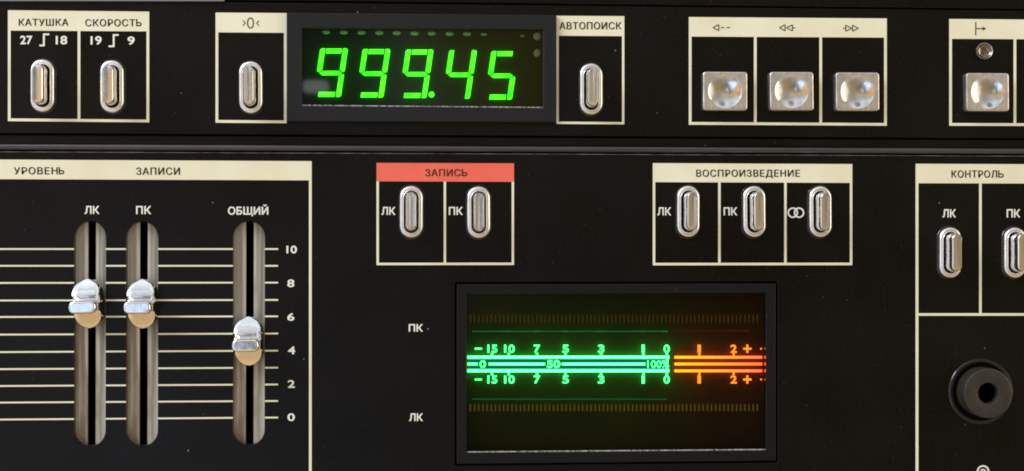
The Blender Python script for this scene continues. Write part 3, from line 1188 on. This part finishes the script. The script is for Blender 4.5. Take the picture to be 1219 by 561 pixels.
a, b, c, d = met_in
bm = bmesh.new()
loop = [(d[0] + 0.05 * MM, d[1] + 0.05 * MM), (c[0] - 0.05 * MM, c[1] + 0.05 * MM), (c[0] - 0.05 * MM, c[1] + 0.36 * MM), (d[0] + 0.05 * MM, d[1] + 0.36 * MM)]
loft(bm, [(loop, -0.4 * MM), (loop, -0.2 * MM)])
finish('window_glint_strip', bm, M['edge_glint'], mtr)  # same painted bright line, along the bottom of the meter window
hM = -4.6 * MM
hB = hM - 0.2 * MM


def bar(bm, x0, x1, y, w, h=hM):
    prism(bm, [(x0, y - w / 2), (x1, y - w / 2), (x1, y + w / 2), (x0, y + w / 2)], h - 0.15 * MM, h)


bm = bmesh.new()
bar(bm, 556.6, 796.6, 425.4, 3.3)
bar(bm, 556.6, 796.6, 441.5, 3.3)
for x0, x1 in ((556.6, 568.6), (582, 648.6), (669, 768)):
    bar(bm, x0, x1, 433.5, 3.0)
finish('green_scale_lines', bm, M['vfd'], mtr)
bm = bmesh.new()
prism(bm, [(560, 427.6), (796, 427.6), (796, 431.4), (560, 431.4)], hB - 0.1 * MM, hB)
prism(bm, [(560, 435.4), (796, 435.4), (796, 439.4), (560, 439.4)], hB - 0.1 * MM, hB)
prism(bm, [(768.6, 431.4), (796, 431.4), (796, 435.4), (768.6, 435.4)], hB - 0.1 * MM, hB)
finish('green_band', bm, M['vfd_mid'], mtr)


def green_nums(b):
    for yc in (415.3, 451.9):
        bar(b, 565.4, 573.6, yc, 1.9)
        for s, x0, x1 in (('15', 580.4, 591.8), ('10', 600.3, 612.6), ('7', 635.6, 643), ('5', 669.6, 677), ('3', 712.0, 719.2), ('1', 764.0, 767.4), ('0', 790.2, 797.2)):
            text(b, s, x0, x1, yc - 4.7, yc + 4.7, hM, 0.02)
    for xt in (585.6, 605.6, 639.4, 673.2, 715.6, 766, 793.8):
        for y0, y1 in ((420.4, 423.7), (443.2, 446.8)):
            prism(b, [(xt - 1.2, y0), (xt + 1.2, y0), (xt + 1.2, y1), (xt - 1.2, y1)], hM - 0.15 * MM, hM)
    text(b, '0', 571, 578.4, 429.2, 438, hM, 0.015)
    text(b, '50', 651.2, 666.8, 428.9, 438.1, hM, 0.03)
    text(b, '100%', 770.6, 796.4, 429.2, 438, hM, 0.01)
    prism(b, [(793.0, 427.2), (795.6, 427.2), (795.6, 439.6), (793.0, 439.6)], hM - 0.1 * MM, hM + 0.02 * MM)


lettering(mtr, M['vfd_text'], green_nums, 'green_numerals')
bm = bmesh.new()
for y_ in (425.5, 433.5, 441.6):
    bar(bm, 803, 907.2, y_, 3.0)
finish('amber_scale_lines', bm, M['amber'], mtr)


def amber_nums(b):
    for yc in (415.3, 451.9):
        text(b, '1', 830.4, 834.4, yc - 4.8, yc + 4.8, hM, 0.03)
        text(b, '2', 869.6, 877.2, yc - 4.8, yc + 4.8, hM, 0.03)
        bar(b, 884.8, 894.6, yc, 2.2)
        prism(b, [(888.6, yc - 4.9), (890.8, yc - 4.9), (890.8, yc + 4.9), (888.6, yc + 4.9)], hM - 0.1 * MM, hM + 0.02 * MM)
    for xt in (832.6, 873.4):
        for y0, y1 in ((420.4, 423.8), (443.2, 446.8)):
            prism(b, [(xt - 1.2, y0), (xt + 1.2, y0), (xt + 1.2, y1), (xt - 1.2, y1)], hM - 0.15 * MM, hM)
    for yc in (415.3, 451.9):
        prism(b, [(905.2, yc - 1), (906.8, yc - 1), (906.8, yc + 1), (905.2, yc + 1)], hM - 0.15 * MM, hM)


lettering(mtr, M['amber_text'], amber_nums, 'amber_numerals')
bm = bmesh.new()
bar(bm, 562, 794, 394.6, 1.3)
bar(bm, 562, 794, 475.3, 0.9)
for xt in (605, 639, 673, 715, 766, 792):
    bar(bm, xt - 3, xt + 3, 394.6, 2.2, hM + 0.02 * MM)
finish('faint_green_lines', bm, M['vfd_faint'], mtr)
bm = bmesh.new()
bar(bm, 803, 892, 394.0, 1.2)
for xt in (832, 872, 889):
    bar(bm, xt - 2.5, xt + 2.5, 394.0, 2.0, hM + 0.02 * MM)
finish('faint_red_lines', bm, M['red_faint'], mtr)
for y0, y1 in ((374.6, 384.6), (481.4, 489.6)):
    bm = bmesh.new()
    x_ = 560.0
    while x_ < 905:
        prism(bm, [(x_ - 0.8, y0), (x_ + 0.8, y0), (x_ + 0.8, y1), (x_ - 0.8, y1)], hM - 0.1 * MM, hM)
        x_ += 4.95
    finish('tick_row', bm, M['ochre_dim'] if y0 < 400 else M['ochre'], mtr)
